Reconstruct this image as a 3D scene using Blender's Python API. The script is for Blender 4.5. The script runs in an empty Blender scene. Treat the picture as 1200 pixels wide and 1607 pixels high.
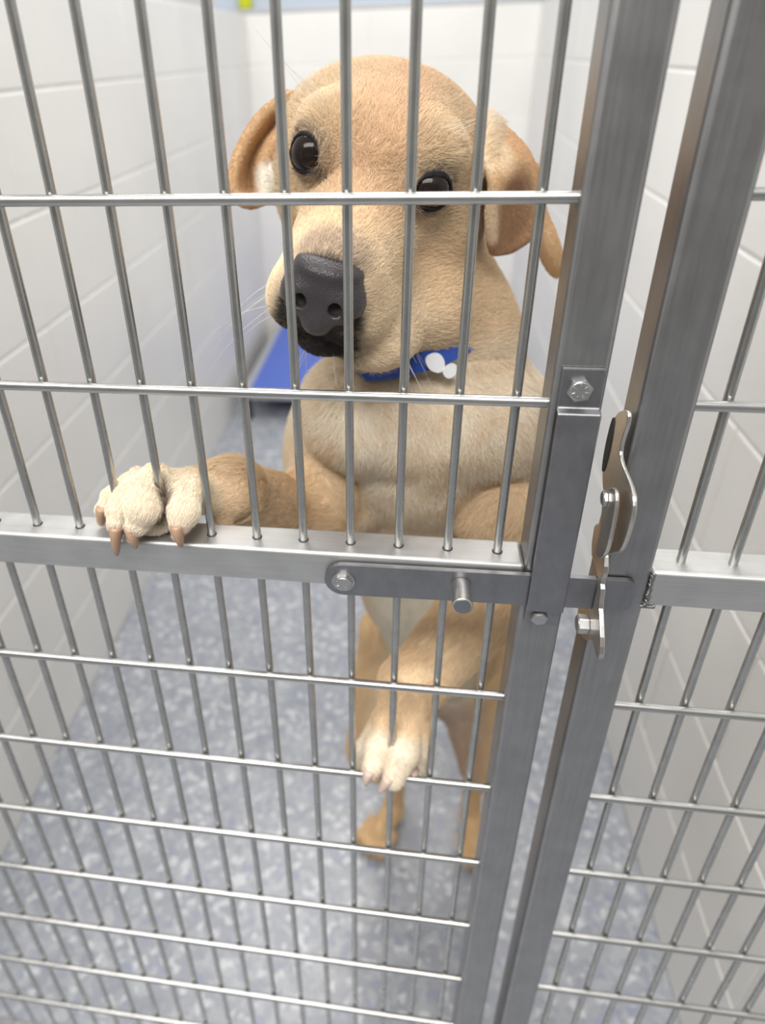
import bpy, bmesh, math
import numpy as np
from mathutils import Vector, Matrix

# ---------------------------------------------------------------- units
# Everything is designed in "u" = one bar spacing of the kennel gate (34 mm).
# x across the gate, y into the kennel (gate plane y=0), z up; floor at z=-37u.
S = 0.034
FLOOR = -37.0
def W(p):
    return Vector((p[0]*S, p[1]*S, (p[2]-FLOOR)*S))

scene = bpy.context.scene
# ---------------------------------------------------------------- camera
F_PX, YAW, PITCH, ROLL = 1064.5, -.1496, .5126, -.0346
CAM = np.array([-1.8803, -11.2263, 0.0]); PPX, PPY = 501.73, 680.13
_F = np.array([math.sin(YAW)*math.cos(PITCH), math.cos(YAW)*math.cos(PITCH), -math.sin(PITCH)])
_R0 = np.cross(_F, [0, 0, 1]); _R0 /= np.linalg.norm(_R0); _U0 = np.cross(_R0, _F)
_R = math.cos(ROLL)*_R0 + math.sin(ROLL)*_U0
_U = -math.sin(ROLL)*_R0 + math.cos(ROLL)*_U0
cd = bpy.data.cameras.new('camera'); cam = bpy.data.objects.new('camera', cd)
scene.collection.objects.link(cam); scene.camera = cam
cd.sensor_fit = 'HORIZONTAL'; cd.sensor_width = 36.0
cd.lens = F_PX/1200*36.0
cd.shift_x = (600-PPX)/1200; cd.shift_y = -(803.5-PPY)/1200
cd.clip_start = 0.02; cd.clip_end = 50
m = Matrix(((_R[0], _U[0], -_F[0]), (_R[1], _U[1], -_F[1]), (_R[2], _U[2], -_F[2]))).to_4x4()
m.translation = W(CAM); cam.matrix_world = m
cd.dof.use_dof = True
cd.dof.focus_distance = 12.7*S
cd.dof.aperture_fstop = (cd.lens/1000)/0.0058

def at(px, py, Y):
    """a point of the photograph at depth Y behind the gate, in u"""
    d = _F + _R*(px-PPX)/F_PX + _U*(PPY-py)/F_PX
    return CAM + d*(Y-CAM[1])/d[1]
def atx(px, py, X):
    d = _F + _R*(px-PPX)/F_PX + _U*(PPY-py)/F_PX
    return CAM + d*(X-CAM[0])/d[0]

# ---------------------------------------------------------------- world, lights, exposure
wd = bpy.data.worlds.new('world'); scene.world = wd; wd.use_nodes = True
bg = wd.node_tree.nodes['Background']
bg.inputs[0].default_value = (1.0, 0.99, 0.97, 1); bg.inputs[1].default_value = 0.62
def area(name, loc, rot, sx, sy, power, col=(1, .98, .95)):
    l = bpy.data.lights.new(name, 'AREA'); l.shape = 'RECTANGLE'; l.size = sx; l.size_y = sy
    l.energy = power; l.color = col
    o = bpy.data.objects.new(name, l); scene.collection.objects.link(o)
    o.location = loc; o.rotation_euler = rot
    return o
area('ceiling_light', (-0.2, 1.3, 2.75), (0, 0, 0), 1.4, 1.4, 33)
area('ceiling_light', (-0.5, -1.0, 2.65), (math.radians(30), 0, 0), 1.8, 0.7, 64)
vs = scene.view_settings
vs.view_transform = 'Standard'; vs.look = 'None'; vs.gamma = 1; vs.use_curve_mapping = False
vs.exposure = 0.0

# ---------------------------------------------------------------- materials
def mat(name, col, rough=.5, metal=0.0, **kw):
    mt = bpy.data.materials.new(name); mt.use_nodes = True
    b = mt.node_tree.nodes['Principled BSDF']
    b.inputs['Base Color'].default_value = (*col, 1); b.inputs['Roughness'].default_value = rough
    b.inputs['Metallic'].default_value = metal
    for k, v in kw.items(): b.inputs[k.replace('_', ' ')].default_value = v
    return mt
def nd(mt, t, **kw):
    n = mt.node_tree.nodes.new(t)
    for k, v in kw.items(): setattr(n, k, v)
    return n
def ln(mt, a, b): mt.node_tree.links.new(a, b)
def ramp(mt, stops, interp='LINEAR'):
    r = nd(mt, 'ShaderNodeValToRGB'); e = r.color_ramp; e.interpolation = interp
    while len(e.elements) < len(stops): e.elements.new(.5)
    for el, (p, c) in zip(e.elements, stops):
        el.position = p; el.color = (*c, 1)
    return r
def steel(name, c0, c1, r0, r1, scale=(60, 60, 3), metal=.95, bump=.03):
    mt = mat(name, c0, r0, metal); b = mt.node_tree.nodes['Principled BSDF']
    tc = nd(mt, 'ShaderNodeTexCoord'); mp = nd(mt, 'ShaderNodeMapping'); mp.inputs['Scale'].default_value = scale
    ln(mt, tc.outputs['Object'], mp.inputs[0])
    n1 = nd(mt, 'ShaderNodeTexNoise'); n1.inputs['Scale'].default_value = 6; n1.inputs['Detail'].default_value = 5
    ln(mt, mp.outputs[0], n1.inputs[0])
    n2 = nd(mt, 'ShaderNodeTexNoise'); n2.inputs['Scale'].default_value = 45; n2.inputs['Detail'].default_value = 4
    ln(mt, tc.outputs['Object'], n2.inputs[0])
    mx = nd(mt, 'ShaderNodeMix'); mx.data_type = 'FLOAT'; mx.inputs[0].default_value = .5
    ln(mt, n1.outputs[0], mx.inputs[2]); ln(mt, n2.outputs[0], mx.inputs[3])
    r = ramp(mt, [(.3, c0), (.7, c1)]); ln(mt, mx.outputs[0], r.inputs[0]); ln(mt, r.outputs[0], b.inputs['Base Color'])
    mr = nd(mt, 'ShaderNodeMapRange'); mr.inputs[3].default_value = r0; mr.inputs[4].default_value = r1
    ln(mt, mx.outputs[0], mr.inputs[0]); ln(mt, mr.outputs[0], b.inputs['Roughness'])
    bp = nd(mt, 'ShaderNodeBump'); bp.inputs['Strength'].default_value = bump; bp.inputs['Distance'].default_value = .001
    ln(mt, n1.outputs[0], bp.inputs['Height']); ln(mt, bp.outputs[0], b.inputs['Normal'])
    return mt
M_TUBE = steel('tube steel', (.29, .29, .29), (.38, .38, .38), .33, .50)
M_RAIL = steel('rail steel', (.50, .50, .495), (.62, .62, .61), .42, .58, (3, 60, 60))
M_ROD = steel('rod steel', (.36, .36, .35), (.52, .52, .50), .20, .34, (60, 60, 4))
M_RODH = steel('cross rod steel', (.44, .44, .43), (.57, .57, .56), .22, .36, (4, 60, 60))
M_PLATE = steel('plate steel', (.24, .24, .25), (.32, .32, .33), .30, .45, (30, 30, 12))
M_BOLT = steel('bolt steel', (.42, .42, .42), (.56, .56, .55), .30, .45, (40, 40, 40))
M_LATCH = steel('latch steel', (.46, .43, .40), (.62, .60, .57), .22, .38, (20, 20, 20))
M_DARK = mat('dark gap', (.03, .03, .03), .7)
M_WELD = steel('weld', (.22, .22, .22), (.42, .41, .40), .35, .55, (60, 60, 60), bump=.6)

def wall_mat():
    mt = mat('painted block', (.80, .79, .76), .42); b = mt.node_tree.nodes['Principled BSDF']
    tc = nd(mt, 'ShaderNodeNewGeometry')
    n1 = nd(mt, 'ShaderNodeTexNoise'); n1.inputs['Scale'].default_value = 3; n1.inputs['Detail'].default_value = 4
    ln(mt, tc.outputs['Position'], n1.inputs[0])
    r = ramp(mt, [(.3, (.76, .75, .72)), (.7, (.83, .82, .795))]); ln(mt, n1.outputs[0], r.inputs[0]); ln(mt, r.outputs[0], b.inputs['Base Color'])
    n2 = nd(mt, 'ShaderNodeTexNoise'); n2.inputs['Scale'].default_value = 120; n2.inputs['Detail'].default_value = 3
    ln(mt, tc.outputs['Position'], n2.inputs[0])
    bp = nd(mt, 'ShaderNodeBump'); bp.inputs['Strength'].default_value = .25; bp.inputs['Distance'].default_value = .002
    ln(mt, n2.outputs[0], bp.inputs['Height']); ln(mt, bp.outputs[0], b.inputs['Normal'])
    return mt
M_WALL = wall_mat()
def floor_mat():
    mt = mat('flake floor', (.5, .53, .6), .26); b = mt.node_tree.nodes['Principled BSDF']
    tc = nd(mt, 'ShaderNodeNewGeometry')
    v = nd(mt, 'ShaderNodeTexVoronoi'); v.inputs['Scale'].default_value = 95
    wn = nd(mt, 'ShaderNodeTexNoise'); wn.inputs['Scale'].default_value = 60; wn.inputs['Detail'].default_value = 2
    ln(mt, tc.outputs['Position'], wn.inputs[0])
    ad = nd(mt, 'ShaderNodeVectorMath', operation='MULTIPLY_ADD'); ad.inputs[1].default_value = (.012, .012, .012)
    ln(mt, wn.outputs['Color'], ad.inputs[0]); ln(mt, tc.outputs['Position'], ad.inputs[2]); ln(mt, ad.outputs[0], v.inputs['Vector'])
    sp = nd(mt, 'ShaderNodeSeparateColor'); ln(mt, v.outputs['Color'], sp.inputs[0])
    r = ramp(mt, [(0, (0.29, 0.31, 0.37)), (.30, (0.38, 0.40, 0.44)), (.52, (0.48, 0.50, 0.53)), (.72, (0.32, 0.34, 0.40)), (.84, (.80, .82, .85)), (.93, (.24, .28, .42))], 'CONSTANT')
    ln(mt, sp.outputs[0], r.inputs[0])
    n = nd(mt, 'ShaderNodeTexNoise'); n.inputs['Scale'].default_value = 16; n.inputs['Detail'].default_value = 5
    ln(mt, tc.outputs['Position'], n.inputs[0])
    r2 = ramp(mt, [(.32, (0.32, 0.34, 0.38)), (.68, (0.50, 0.51, 0.54))]); ln(mt, n.outputs[0], r2.inputs[0])
    mx = nd(mt, 'ShaderNodeMix'); mx.data_type = 'RGBA'; mx.inputs[0].default_value = .5
    ln(mt, r.outputs[0], mx.inputs[6]); ln(mt, r2.outputs[0], mx.inputs[7]); hs = nd(mt, 'ShaderNodeHueSaturation'); hs.inputs['Value'].default_value = .88; ln(mt, mx.outputs[2], hs.inputs['Color']); ln(mt, hs.outputs[0], b.inputs['Base Color'])
    return mt
M_FLOOR = floor_mat()
M_BLUE = mat('blue vinyl', (.075, .14, .52), .45)
M_GREY = mat('grey powder coat', (.45, .46, .48), .4, .3)
M_BLACK = mat('black rubber', (.03, .03, .035), .6)
M_YEL = mat('yellow plastic', (.62, .66, .02), .4)
M_GLASSY = mat('blue grey panel', (.50, .56, .66), .25)
M_HALL = mat('corridor paint', (.30, .29, .27), .7)

# ---------------------------------------------------------------- helpers
C = scene.collection
def link(o, parent=None):
    C.objects.link(o)
    if parent is not None: o.parent = parent
    return o
def thing(name, label, cat, loc, group=None):
    o = bpy.data.objects.new(name, None); o.empty_display_size = .05
    o.location = W(loc); C.objects.link(o); o['label'] = label; o['category'] = cat
    if group: o['group'] = group
    return o
def wloc(o):
    v = Vector((0, 0, 0))
    while o is not None: v += o.location; o = o.parent
    return v
def meshobj(name, verts, faces, mt, parent=None, smooth=False, bevel=0, loc=None, seg=2):
    """verts in u, world; loc (u) = the object's own origin"""
    base = wloc(parent) if parent is not None else Vector((0, 0, 0))
    lw = W(loc) if loc is not None else base
    vv = [(W(v)-lw)[:] for v in verts]
    me = bpy.data.meshes.new(name); me.from_pydata(vv, [], [list(f) for f in faces]); me.update()
    bm = bmesh.new(); bm.from_mesh(me); bmesh.ops.recalc_face_normals(bm, faces=bm.faces); bm.to_mesh(me); bm.free()
    if smooth: me.polygons.foreach_set('use_smooth', [True]*len(me.polygons))
    me.materials.append(mt)
    o = bpy.data.objects.new(name, me); o.location = lw-base; link(o, parent)
    if bevel:
        b = o.modifiers.new('bevel', 'BEVEL'); b.width = bevel*S; b.segments = seg; b.limit_method = 'ANGLE'; b.angle_limit = math.radians(40)
        b.harden_normals = False
    return o
def box(x0, x1, y0, y1, z0, z1):
    v = [(x, y, z) for x in (x0, x1) for y in (y0, y1) for z in (z0, z1)]
    f = [(0, 1, 3, 2), (4, 6, 7, 5), (0, 4, 5, 1), (2, 3, 7, 6), (0, 2, 6, 4), (1, 5, 7, 3)]
    return v, f
def join(*parts):
    V, Fs = [], []
    for v, f in parts:
        n = len(V); V += list(v); Fs += [tuple(i+n for i in q) for q in f]
    return V, Fs
def cyl(a, b, r, n=16, r2=None, cap=True, ang=0.0):
    a = np.array(a, float); b = np.array(b, float); d = (b-a)/np.linalg.norm(b-a)
    h = np.array([0, 0, 1.]) if abs(d[2]) < .9 else np.array([1., 0, 0])
    p = np.cross(d, h); p /= np.linalg.norm(p); q = np.cross(d, p); r2 = r if r2 is None else r2
    V = []
    for c, rr in ((a, r), (b, r2)):
        for i in range(n):
            t = 2*math.pi*i/n+ang; V.append(tuple(c+rr*(math.cos(t)*p+math.sin(t)*q)))
    Fs = [(i, (i+1) % n, n+(i+1) % n, n+i) for i in range(n)]
    if cap: Fs += [tuple(range(n)), tuple(range(2*n-1, n-1, -1))]
    return V, Fs
def prism(poly, axis, a0, a1):
    """poly: 2D outline in the two other axes (x<y<z order), extruded a0..a1 along axis"""
    def mk(p, a):
        l = list(p); l.insert(axis, a); return tuple(l)
    n = len(poly)
    V = [mk(p, a0) for p in poly]+[mk(p, a1) for p in poly]
    Fs = [tuple(range(n)), tuple(range(2*n-1, n-1, -1))]+[(i, (i+1) % n, n+(i+1) % n, n+i) for i in range(n)]
    return V, Fs
def smooth_poly(pts, it=2):
    for _ in range(it):
        q = []
        for i in range(len(pts)):
            a = np.array(pts[i]); b = np.array(pts[(i+1) % len(pts)])
            q += [tuple(.75*a+.25*b), tuple(.25*a+.75*b)]
        pts = q
    return pts
def smooth_angle(o, deg=40):
    o.data.polygons.foreach_set('use_smooth', [True]*len(o.data.polygons))
    o.data.set_sharp_from_angle(angle=math.radians(deg))

# ================================================================ THE SETTING
XL, XR, YB, ZTOP = -22.5, 10.7, 79.0, 4.0
def setting(o): o['kind'] = 'structure'; return o
setting(meshobj('floor', *box(-80, 60, -75, 110, FLOOR-2, FLOOR), M_FLOOR))
CH, CL, J = 5.95, 11.9, .10
def block_wall(name, along, fixed, thick, a0, a1, off):
    """wall core with recessed joints; each block an object of its own"""
    sgn = 1 if thick > 0 else -1
    if along == 'y': core = box(fixed+sgn*.06, fixed+thick, a0, a1, FLOOR, ZTOP-.05)
    else: core = box(a0, a1, fixed+.06, fixed+thick, FLOOR, ZTOP-.05)
    w = setting(meshobj(name, *core, M_WALL, loc=(fixed if along == 'y' else (a0+a1)/2, (a0+a1)/2 if along == 'y' else fixed, FLOOR)))
    cache = {}
    z = FLOOR; row = 0
    while z < ZTOP-.3:
        z1 = min(z+CH, ZTOP); s = a0-((off+row*.5) % 1)*CL
        while s < a1-.3:
            b0, b1 = max(s, a0), min(s+CL, a1); s += CL
            if b1-b0 < .8: continue
            key = (round(b1-b0, 2), round(z1-z, 2))
            lo = (0, 0, 0)
            if along == 'y': g = box(0, sgn*.9, J/2, b1-b0-J/2, J/2, z1-z-J/2); pos = (fixed, b0, z)
            else: g = box(J/2, b1-b0-J/2, 0, .9, J/2, z1-z-J/2); pos = (b0, fixed, z)
            if key not in cache:
                gv = [(a+pos[0], b+pos[1], c+pos[2]) for a, b, c in g[0]]
                o = meshobj('block', gv, g[1], M_WALL, w, bevel=.12, loc=pos, seg=3); cache[key] = o
            else:
                o = cache[key].copy(); link(o, w); o.location = W(pos)-wloc(w)
        z += CH; row += 1
    return w
block_wall('wall_left', 'y', XL, -4, -3.0, YB, .3)
block_wall('wall_right', 'y', XR, 4, -3.0, YB, .1)
block_wall('wall_back', 'x', YB, 4, XL-4, XR+4, .45)
# paler glazed upper screens standing on the block walls
setting(meshobj('trim_1', *join(box(XL-4, XR+4, YB+.1, YB+4, ZTOP-.05, ZTOP+.5)), M_GREY, bevel=.1))
setting(meshobj('window_1', *box(XL-4, XR+4, YB+1.6, YB+2.2, ZTOP+.5, ZTOP+30), M_GLASSY))
# corridor on the viewer's side of the gate (what the steel mirrors)
setting(meshobj('wall_corridor', *box(-80, 60, -73, -70, FLOOR, 45), M_HALL))

# ================================================================ KENNEL GATE
ROWS_UP = [-2.03, -5.48, 1.42, 4.87]
ROWS_DN = [-13.04, -16.46, -19.87, -23.28, -26.70, -30.12, -33.54]
RT, RB, HW = -8.99, -9.85, .42            # middle rail top, bottom, half depth of the square tube
ZT, ZB = 8.5, -36.85
RV, RH = .086, .098
gate = thing('kennel_gate', 'stainless steel kennel gate with the long sliding latch bar, dog paw on its rail', 'gate', (-10.6, 0, FLOOR))
def tube_post(x0, x1, z0, z1, parent, name):
    o = meshobj(name, *box(x0, x1, -HW, HW, z0, z1), M_TUBE, parent, bevel=.10, seg=3); smooth_angle(o, 50); return o
tube_post(.50, 1.38, ZB, ZT, gate, 'stile')
tube_post(-21.9, -21.0, ZB, ZT, gate, 'stile')
def rail(x0, x1, z0, z1, parent):
    o = meshobj('rail', *box(x0, x1, -HW+.01, HW-.01, z0, z1), M_RAIL, parent, bevel=.08, seg=3); smooth_angle(o, 50); return o
rail(-21.0, .50, RB, RT, gate)
meshobj('bottom_bar', *box(-21.0, .50, -.12, .12, ZB-.1, ZB+.12), M_TUBE, gate)
rail(-21.0, .50, ZT-.86, ZT, gate)
def rod_set(xs, z0, z1, parent):
    first = None
    for x in xs:
        if first is None:
            v, f = cyl((x, 0, z0), (x, 0, z1), RV, 14)
            first = meshobj('vertical_rod', v, f, M_ROD, parent, loc=(x, 0, z0)); smooth_angle(first, 50)
        else:
            o = first.copy(); link(o, parent); o.location = W((x, 0, z0))-wloc(parent)
rod_set([float(-i) for i in range(0, 21)], RT-.02, ZT-.8, gate)
rod_set([float(-i) for i in range(0, 21)], ZB, RB+.02, gate)
def cross_set(zs, x0, x1, parent):
    first = None
    for z in zs:
        if first is None:
            first = meshobj('cross_rod', *cyl((x0, -.18, z), (x1, -.18, z), RH, 16), M_RODH, parent, loc=(x0, -.18, z)); smooth_angle(first, 50)
        else:
            o = first.copy(); link(o, parent); o.location = W((x0, -.18, z))-wloc(parent)
cross_set(ROWS_UP+ROWS_DN, -21.2, .56, gate)
def collars(xs, parent):       # dark ring where a rod enters its drilled hole
    first = None
    for x in xs:
        if first is None:
            v, f = cyl((x, 0, RT-.03), (x, 0, RT+.006), .108, 18)
            first = meshobj('rod_hole', v, f, M_DARK, parent, loc=(x, 0, RT))
        else:
            o = first.copy(); link(o, parent); o.location = W((x, 0, RT))-wloc(parent)
collars([float(-i) for i in range(0, 21)], gate)

def hexbolt(x, y, z, axis, r, h, parent, name='hex_bolt', mt=None, washer=0, marks=0, rot=0.2, dome=False):
    """head standing along axis (unit vector)"""
    a = np.array([x, y, z], float); d = np.array(axis, float)
    parts = [cyl(a, a+d*h, r, 6, ang=rot), cyl(a+d*h, a+d*(h+.02), r*.84, 24, r2=r*.76)]
    if washer: parts.append(cyl(a-d*.02, a+d*.05, washer, 24))
    p = np.cross(d, [0, 0, 1.]); p /= np.linalg.norm(p); q = np.cross(d, p)
    for k in range(marks):
        t = 2*math.pi*k/marks+.3; c = a+d*(h+.026); e = p*math.cos(t)+q*math.sin(t)
        parts.append(cyl(c+e*r*.38, c+e*r*.66, .014, 5))
    return meshobj(name, *join(*parts), mt or M_BOLT, parent, bevel=.02, seg=2)

# sliding latch bar
bar_poly = [(2.62, -9.62), (.6, -9.62), (-3.05, -9.87)]
yb0, yb1 = -.56, -.45
def bar_outline():
    top = lambda x: -9.10+(x+3.1)*.0; P = []
    cz_, rr = -9.545, .40; cx_ = -3.10
    for k in range(13):
        t = math.pi/2+math.pi*k/12; P.append((cx_+rr*math.cos(t), cz_+rr*math.sin(t)))
    P += [(2.5, cz_-rr+.10)]
    for k in range(6):
        t = -math.pi/2+math.pi/2*k/5; P.append((2.48+.12*math.cos(t), cz_-rr+.24+.12*math.sin(t)))
    for k in range(6):
        t = math.pi/2*k/5; P.append((2.42+.18*math.cos(t), cz_+rr+.06-.18+.18*math.sin(t)))
    return P
slide = meshobj('slide_bar', *prism(bar_outline(), 1, yb0, yb1), M_PLATE, gate, bevel=.025)
hexbolt(-3.10, yb0, -9.55, (0, -1, 0), .20, .11, slide, marks=3, washer=.24)
kn = meshobj('pull_knob', *cyl((-.72, yb0+.01, -9.46), (-.72, yb0-.62, -9.46), .20, 32), M_BOLT, slide, bevel=.03); smooth_angle(kn, 40)
meshobj('knob_face', *cyl((-.72, yb0-.61, -9.46), (-.72, yb0-.628, -9.46), .165, 32), M_PLATE, slide)

# guard bracket over the bar, bolted to the stile
gx = lambda x, z: x
g_up = meshobj('guard_bracket', *join(
    prism([(-.43, -4.68), (-.50, -4.68), (-.50, -5.40), (-.66, -5.47), (-.66, -9.95), (-.59, -9.95), (-.59, -5.52), (-.43, -5.45)], 0, .60, 1.32),
    prism([(-.43, -9.88), (-.59, -9.88), (-.59, -9.95), (-.50, -9.97), (-.50, -10.42), (-.43, -10.42)], 0, .62, 1.32),
    ), M_PLATE, gate, bevel=.03)
hexbolt(.92, -.50, -5.06, (0, -1, 0), .215, .08, g_up, marks=7, washer=.0)
hexbolt(.90, -.50, -10.20, (0, -1, 0), .17, .10, g_up)

# ================================================================ FIXED SIDE PANEL
panel = thing('fixed_side_panel', 'stainless steel fixed side panel right of the gate carrying the latch', 'gate panel', (6.4, 0, FLOOR))
tube_post(1.97, 2.88, ZB-.13, ZT, panel, 'stile')
def rail2(z0, z1):
    o = meshobj('rail', *box(2.88, 10.5, -HW+.01, HW-.01, z0, z1), M_RAIL, panel, bevel=.08, seg=3); smooth_angle(o, 50)
rail2(RB+.03, RT+.03); meshobj('bottom_bar', *box(2.88, 10.5, -.12, .12, ZB-.1, ZB+.12), M_TUBE, panel); rail2(ZT-.86, ZT)
XP = [3.52+.96*k for k in range(7)]
rod_set(XP, RT, ZT-.8, panel); rod_set(XP, ZB, RB+.04, panel); collars(XP, panel)
for o in panel.children:
    pass
cross_set([z+(.03 if z > -15 else .03-(z+15)*.018) for z in ROWS_UP+ROWS_DN], 2.82, 10.6, panel)
# weld where rail meets the stile
rng = np.random.default_rng(5)
wv = []
for k in range(16):
    z = RB+.04+k*.052; wv.append(cyl((2.90+.012*rng.normal(), -HW+.02, z), (2.95+.012*rng.normal(), -HW+.035, z+.035), .048+.02*rng.random(), 10, r2=.04))
for k in range(9):
    x = 2.82+k*.03; wv.append(cyl((x, -HW+.02, RB+.0+.01*rng.normal()), (x+.03, -HW+.04, RB+.02), .045, 10, r2=.04))
meshobj('weld_bead', *join(*wv), M_WELD, panel, smooth=True)

# latch on the panel's stile: handle plate, link, catch
YZ = lambda px, py: tuple(atx(px, py, 1.80)[1:])
P = lambda l: smooth_poly([YZ(*p) for p in l], 2)
latch = meshobj('latch_handle', *prism(P([(962, 650), (985, 640), (985, 662), (972, 700), (972, 722), (990, 762), (994, 790), (990, 820), (974, 866), (962, 868), (930, 876), (936, 830), (948, 786), (944, 756), (946, 715)]), 0, 1.80, 1.87), M_LATCH, panel, bevel=.02)
bm = bmesh.new()
meshobj('handle_slot', *prism(P([(961, 655), (966, 655), (959, 700), (949, 740), (944, 740), (950, 700)]), 0, 1.785, 1.801), M_DARK, latch)
bp_ = YZ(968, 783)
hexbolt(1.62, bp_[0], bp_[1], (-1, 0, 0), .15, .06, latch, name='pivot_bolt', mt=M_BOLT)
meshobj('link_plate', *prism(P([(962, 770), (978, 764), (984, 775), (982, 806), (968, 868), (955, 880), (946, 868), (957, 840)]), 0, 1.62, 1.69), M_LATCH, latch, bevel=.02)
meshobj('pivot_nut', *join(cyl((1.87, bp_[0], bp_[1]), (1.93, bp_[0], bp_[1]), .20, 24), cyl((1.93, bp_[0], bp_[1]), (2.10, bp_[0], bp_[1]), .17, 6)), M_BOLT, latch, bevel=.02)
# catch plate: C shaped, holds the bar end
catch = meshobj('catch_plate', *prism(smooth_poly([(.30, -8.25), (-.35, -8.25), (-.72, -8.55), (-.80, -8.80), (-.72, -9.0), (-.86, -9.12), (-.90, -9.42), (-1.12, -9.60), (-1.42, -9.9), (-1.54, -10.15), (-1.44, -10.32),
    (-1.24, -10.30), (-.95, -10.28), (-.70, -10.62), (-.2, -10.9), (.3, -10.6), (.3, -9.98), (-.40, -9.95), (-.62, -9.92), (-.62, -9.08), (-.3, -9.02), (.2, -9.0)], 1), 0, 1.86, 1.95), M_LATCH, panel, bevel=.015)
lb = atx(913, 979, 1.75)
hexbolt(1.86, lb[1], lb[2], (-1, 0, 0), .20, .20, catch, name='hex_bolt')
# ================================================================ THE DOG
import time as _t
_t0 = _t.time()
HR = np.array([[.967, .129, .219], [-.106, .988, -.112], [-.230, .085, .969]])
HR /= np.linalg.norm(HR, axis=0)
HS = 1.045; H0 = np.array([-3.66, .62, -4.10])
def hd(*p): return H0+HR@(np.array(p, float)*HS)          # head frame -> scene u
def hinv(Q): return ((Q-H0)@HR)/HS                        # scene u -> head frame
def axis_grid(segs):
    out = []
    for a, b, h in segs:
        n = int(round((b-a)/h)); out += list(a+(b-a)*np.arange(n)/n)
    out.append(segs[-1][1]); return np.array(out)
GX = axis_grid([(-9.2, 3.2, .056), (3.2, 5.2, .10)])
GY = axis_grid([(-1.0, 7.6, .056), (7.6, 17, .11)])
GZ = axis_grid([(-37.1, -18.2, .10), (-18.2, -10.4, .075), (-10.4, .6, .056)])
FLD = np.full((len(GX), len(GY), len(GZ)), 9.0, np.float32)
BONES = []                                                 # for the direction the coat lies
def sub(lo, hi):
    s = []
    for g, a, b in ((GX, lo[0], hi[0]), (GY, lo[1], hi[1]), (GZ, lo[2], hi[2])):
        i0 = max(np.searchsorted(g, a)-1, 0); i1 = min(np.searchsorted(g, b)+1, len(g)); s.append(slice(i0, i1))
    return tuple(s), GX[s[0]][:, None, None].astype(np.float32), GY[s[1]][None, :, None].astype(np.float32), GZ[s[2]][None, None, :].astype(np.float32)
def merge(s, d, k, cut=False):
    f = FLD[s]
    if cut:
        d = -d; h = np.clip(.5+.5*(d-f)/k, 0, 1); FLD[s] = f*(1-h)+d*h+k*h*(1-h)
    else:
        h = np.clip(.5+.5*(d-f)/k, 0, 1); FLD[s] = d*(1-h)+f*h-k*h*(1-h)
def cone(a, b, ra, rb, k=.3, cut=False, bone=True):
    a = np.array(a, float); b = np.array(b, float); m_ = max(ra, rb)+k+.15
    s, X, Y, Z = sub(np.minimum(a, b)-m_, np.maximum(a, b)+m_)
    d = b-a; L = max(float(d@d), 1e-9)
    t = np.clip(((X-a[0])*d[0]+(Y-a[1])*d[1]+(Z-a[2])*d[2])/L, 0, 1)
    dist = np.sqrt((X-a[0]-t*d[0])**2+(Y-a[1]-t*d[1])**2+(Z-a[2]-t*d[2])**2)-(ra+(rb-ra)*t)
    merge(s, dist, k, cut)
    if bone and not cut: BONES.append((a, b, (ra+rb)/2))
def ell(c, r, k=.3, R=None, cut=False, flow=None):
    c = np.array(c, float); r = np.array(r, float); R = np.eye(3) if R is None else R
    m_ = max(r)+k+.15; s, X, Y, Z = sub(c-m_, c+m_)
    x, y, z = X-c[0], Y-c[1], Z-c[2]
    q = [(R[0, i]*x+R[1, i]*y+R[2, i]*z) for i in range(3)]
    k0 = np.sqrt(sum((q[i]/r[i])**2 for i in range(3))); k1 = np.sqrt(sum((q[i]/r[i]**2)**2 for i in range(3)))+1e-6
    merge(s, k0*(k0-1)/k1, k, cut)
def hell(c, r, k=.3, cut=False, R=None):
    ell(hd(*c), np.array(r)*HS, k, HR if R is None else HR@R, cut)
def hcone(a, b, ra, rb, k=.3, cut=False): cone(hd(*a), hd(*b), ra*HS, rb*HS, k, cut, bone=False)
def sheet(rows, rad, k=.12, n=44):
    """thin flap through a grid of points"""
    G = np.array(rows, float)                               # (r, c, 3)
    def resamp(A, n_):
        m0 = len(A); t = np.linspace(0, m0-1, n_); out = []
        for x in t:
            i = min(int(x), m0-2); f = x-i
            p0 = A[max(i-1, 0)]; p1 = A[i]; p2 = A[i+1]; p3 = A[min(i+2, m0-1)]
            out.append(.5*((2*p1)+(-p0+p2)*f+(2*p0-5*p1+4*p2-p3)*f*f+(-p0+3*p1-3*p2+p3)*f**3))
        return np.array(out)
    G = resamp(G, n); G = np.array([resamp(g, n) for g in G]).reshape(-1, 3)
    lo, hi = G.min(0)-rad-.35, G.max(0)+rad+.35
    s, X, Y, Z = sub(lo, hi); sh = np.broadcast_shapes(X.shape, Y.shape, Z.shape)
    Q = np.stack([np.broadcast_to(X, sh), np.broadcast_to(Y, sh), np.broadcast_to(Z, sh)], -1).reshape(-1, 3).astype(np.float32)
    dm = np.full(len(Q), 9., np.float32); g2 = (G**2).sum(1).astype(np.float32); Gf = G.astype(np.float32).T
    for i in range(0, len(Q), 16000):
        q = Q[i:i+16000]; dm[i:i+16000] = np.sqrt(np.maximum(((q**2).sum(1)[:, None]+g2[None]-2*q@Gf).min(1), 0))
    merge(s, dm.reshape(sh)-rad, k)
    return G

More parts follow.
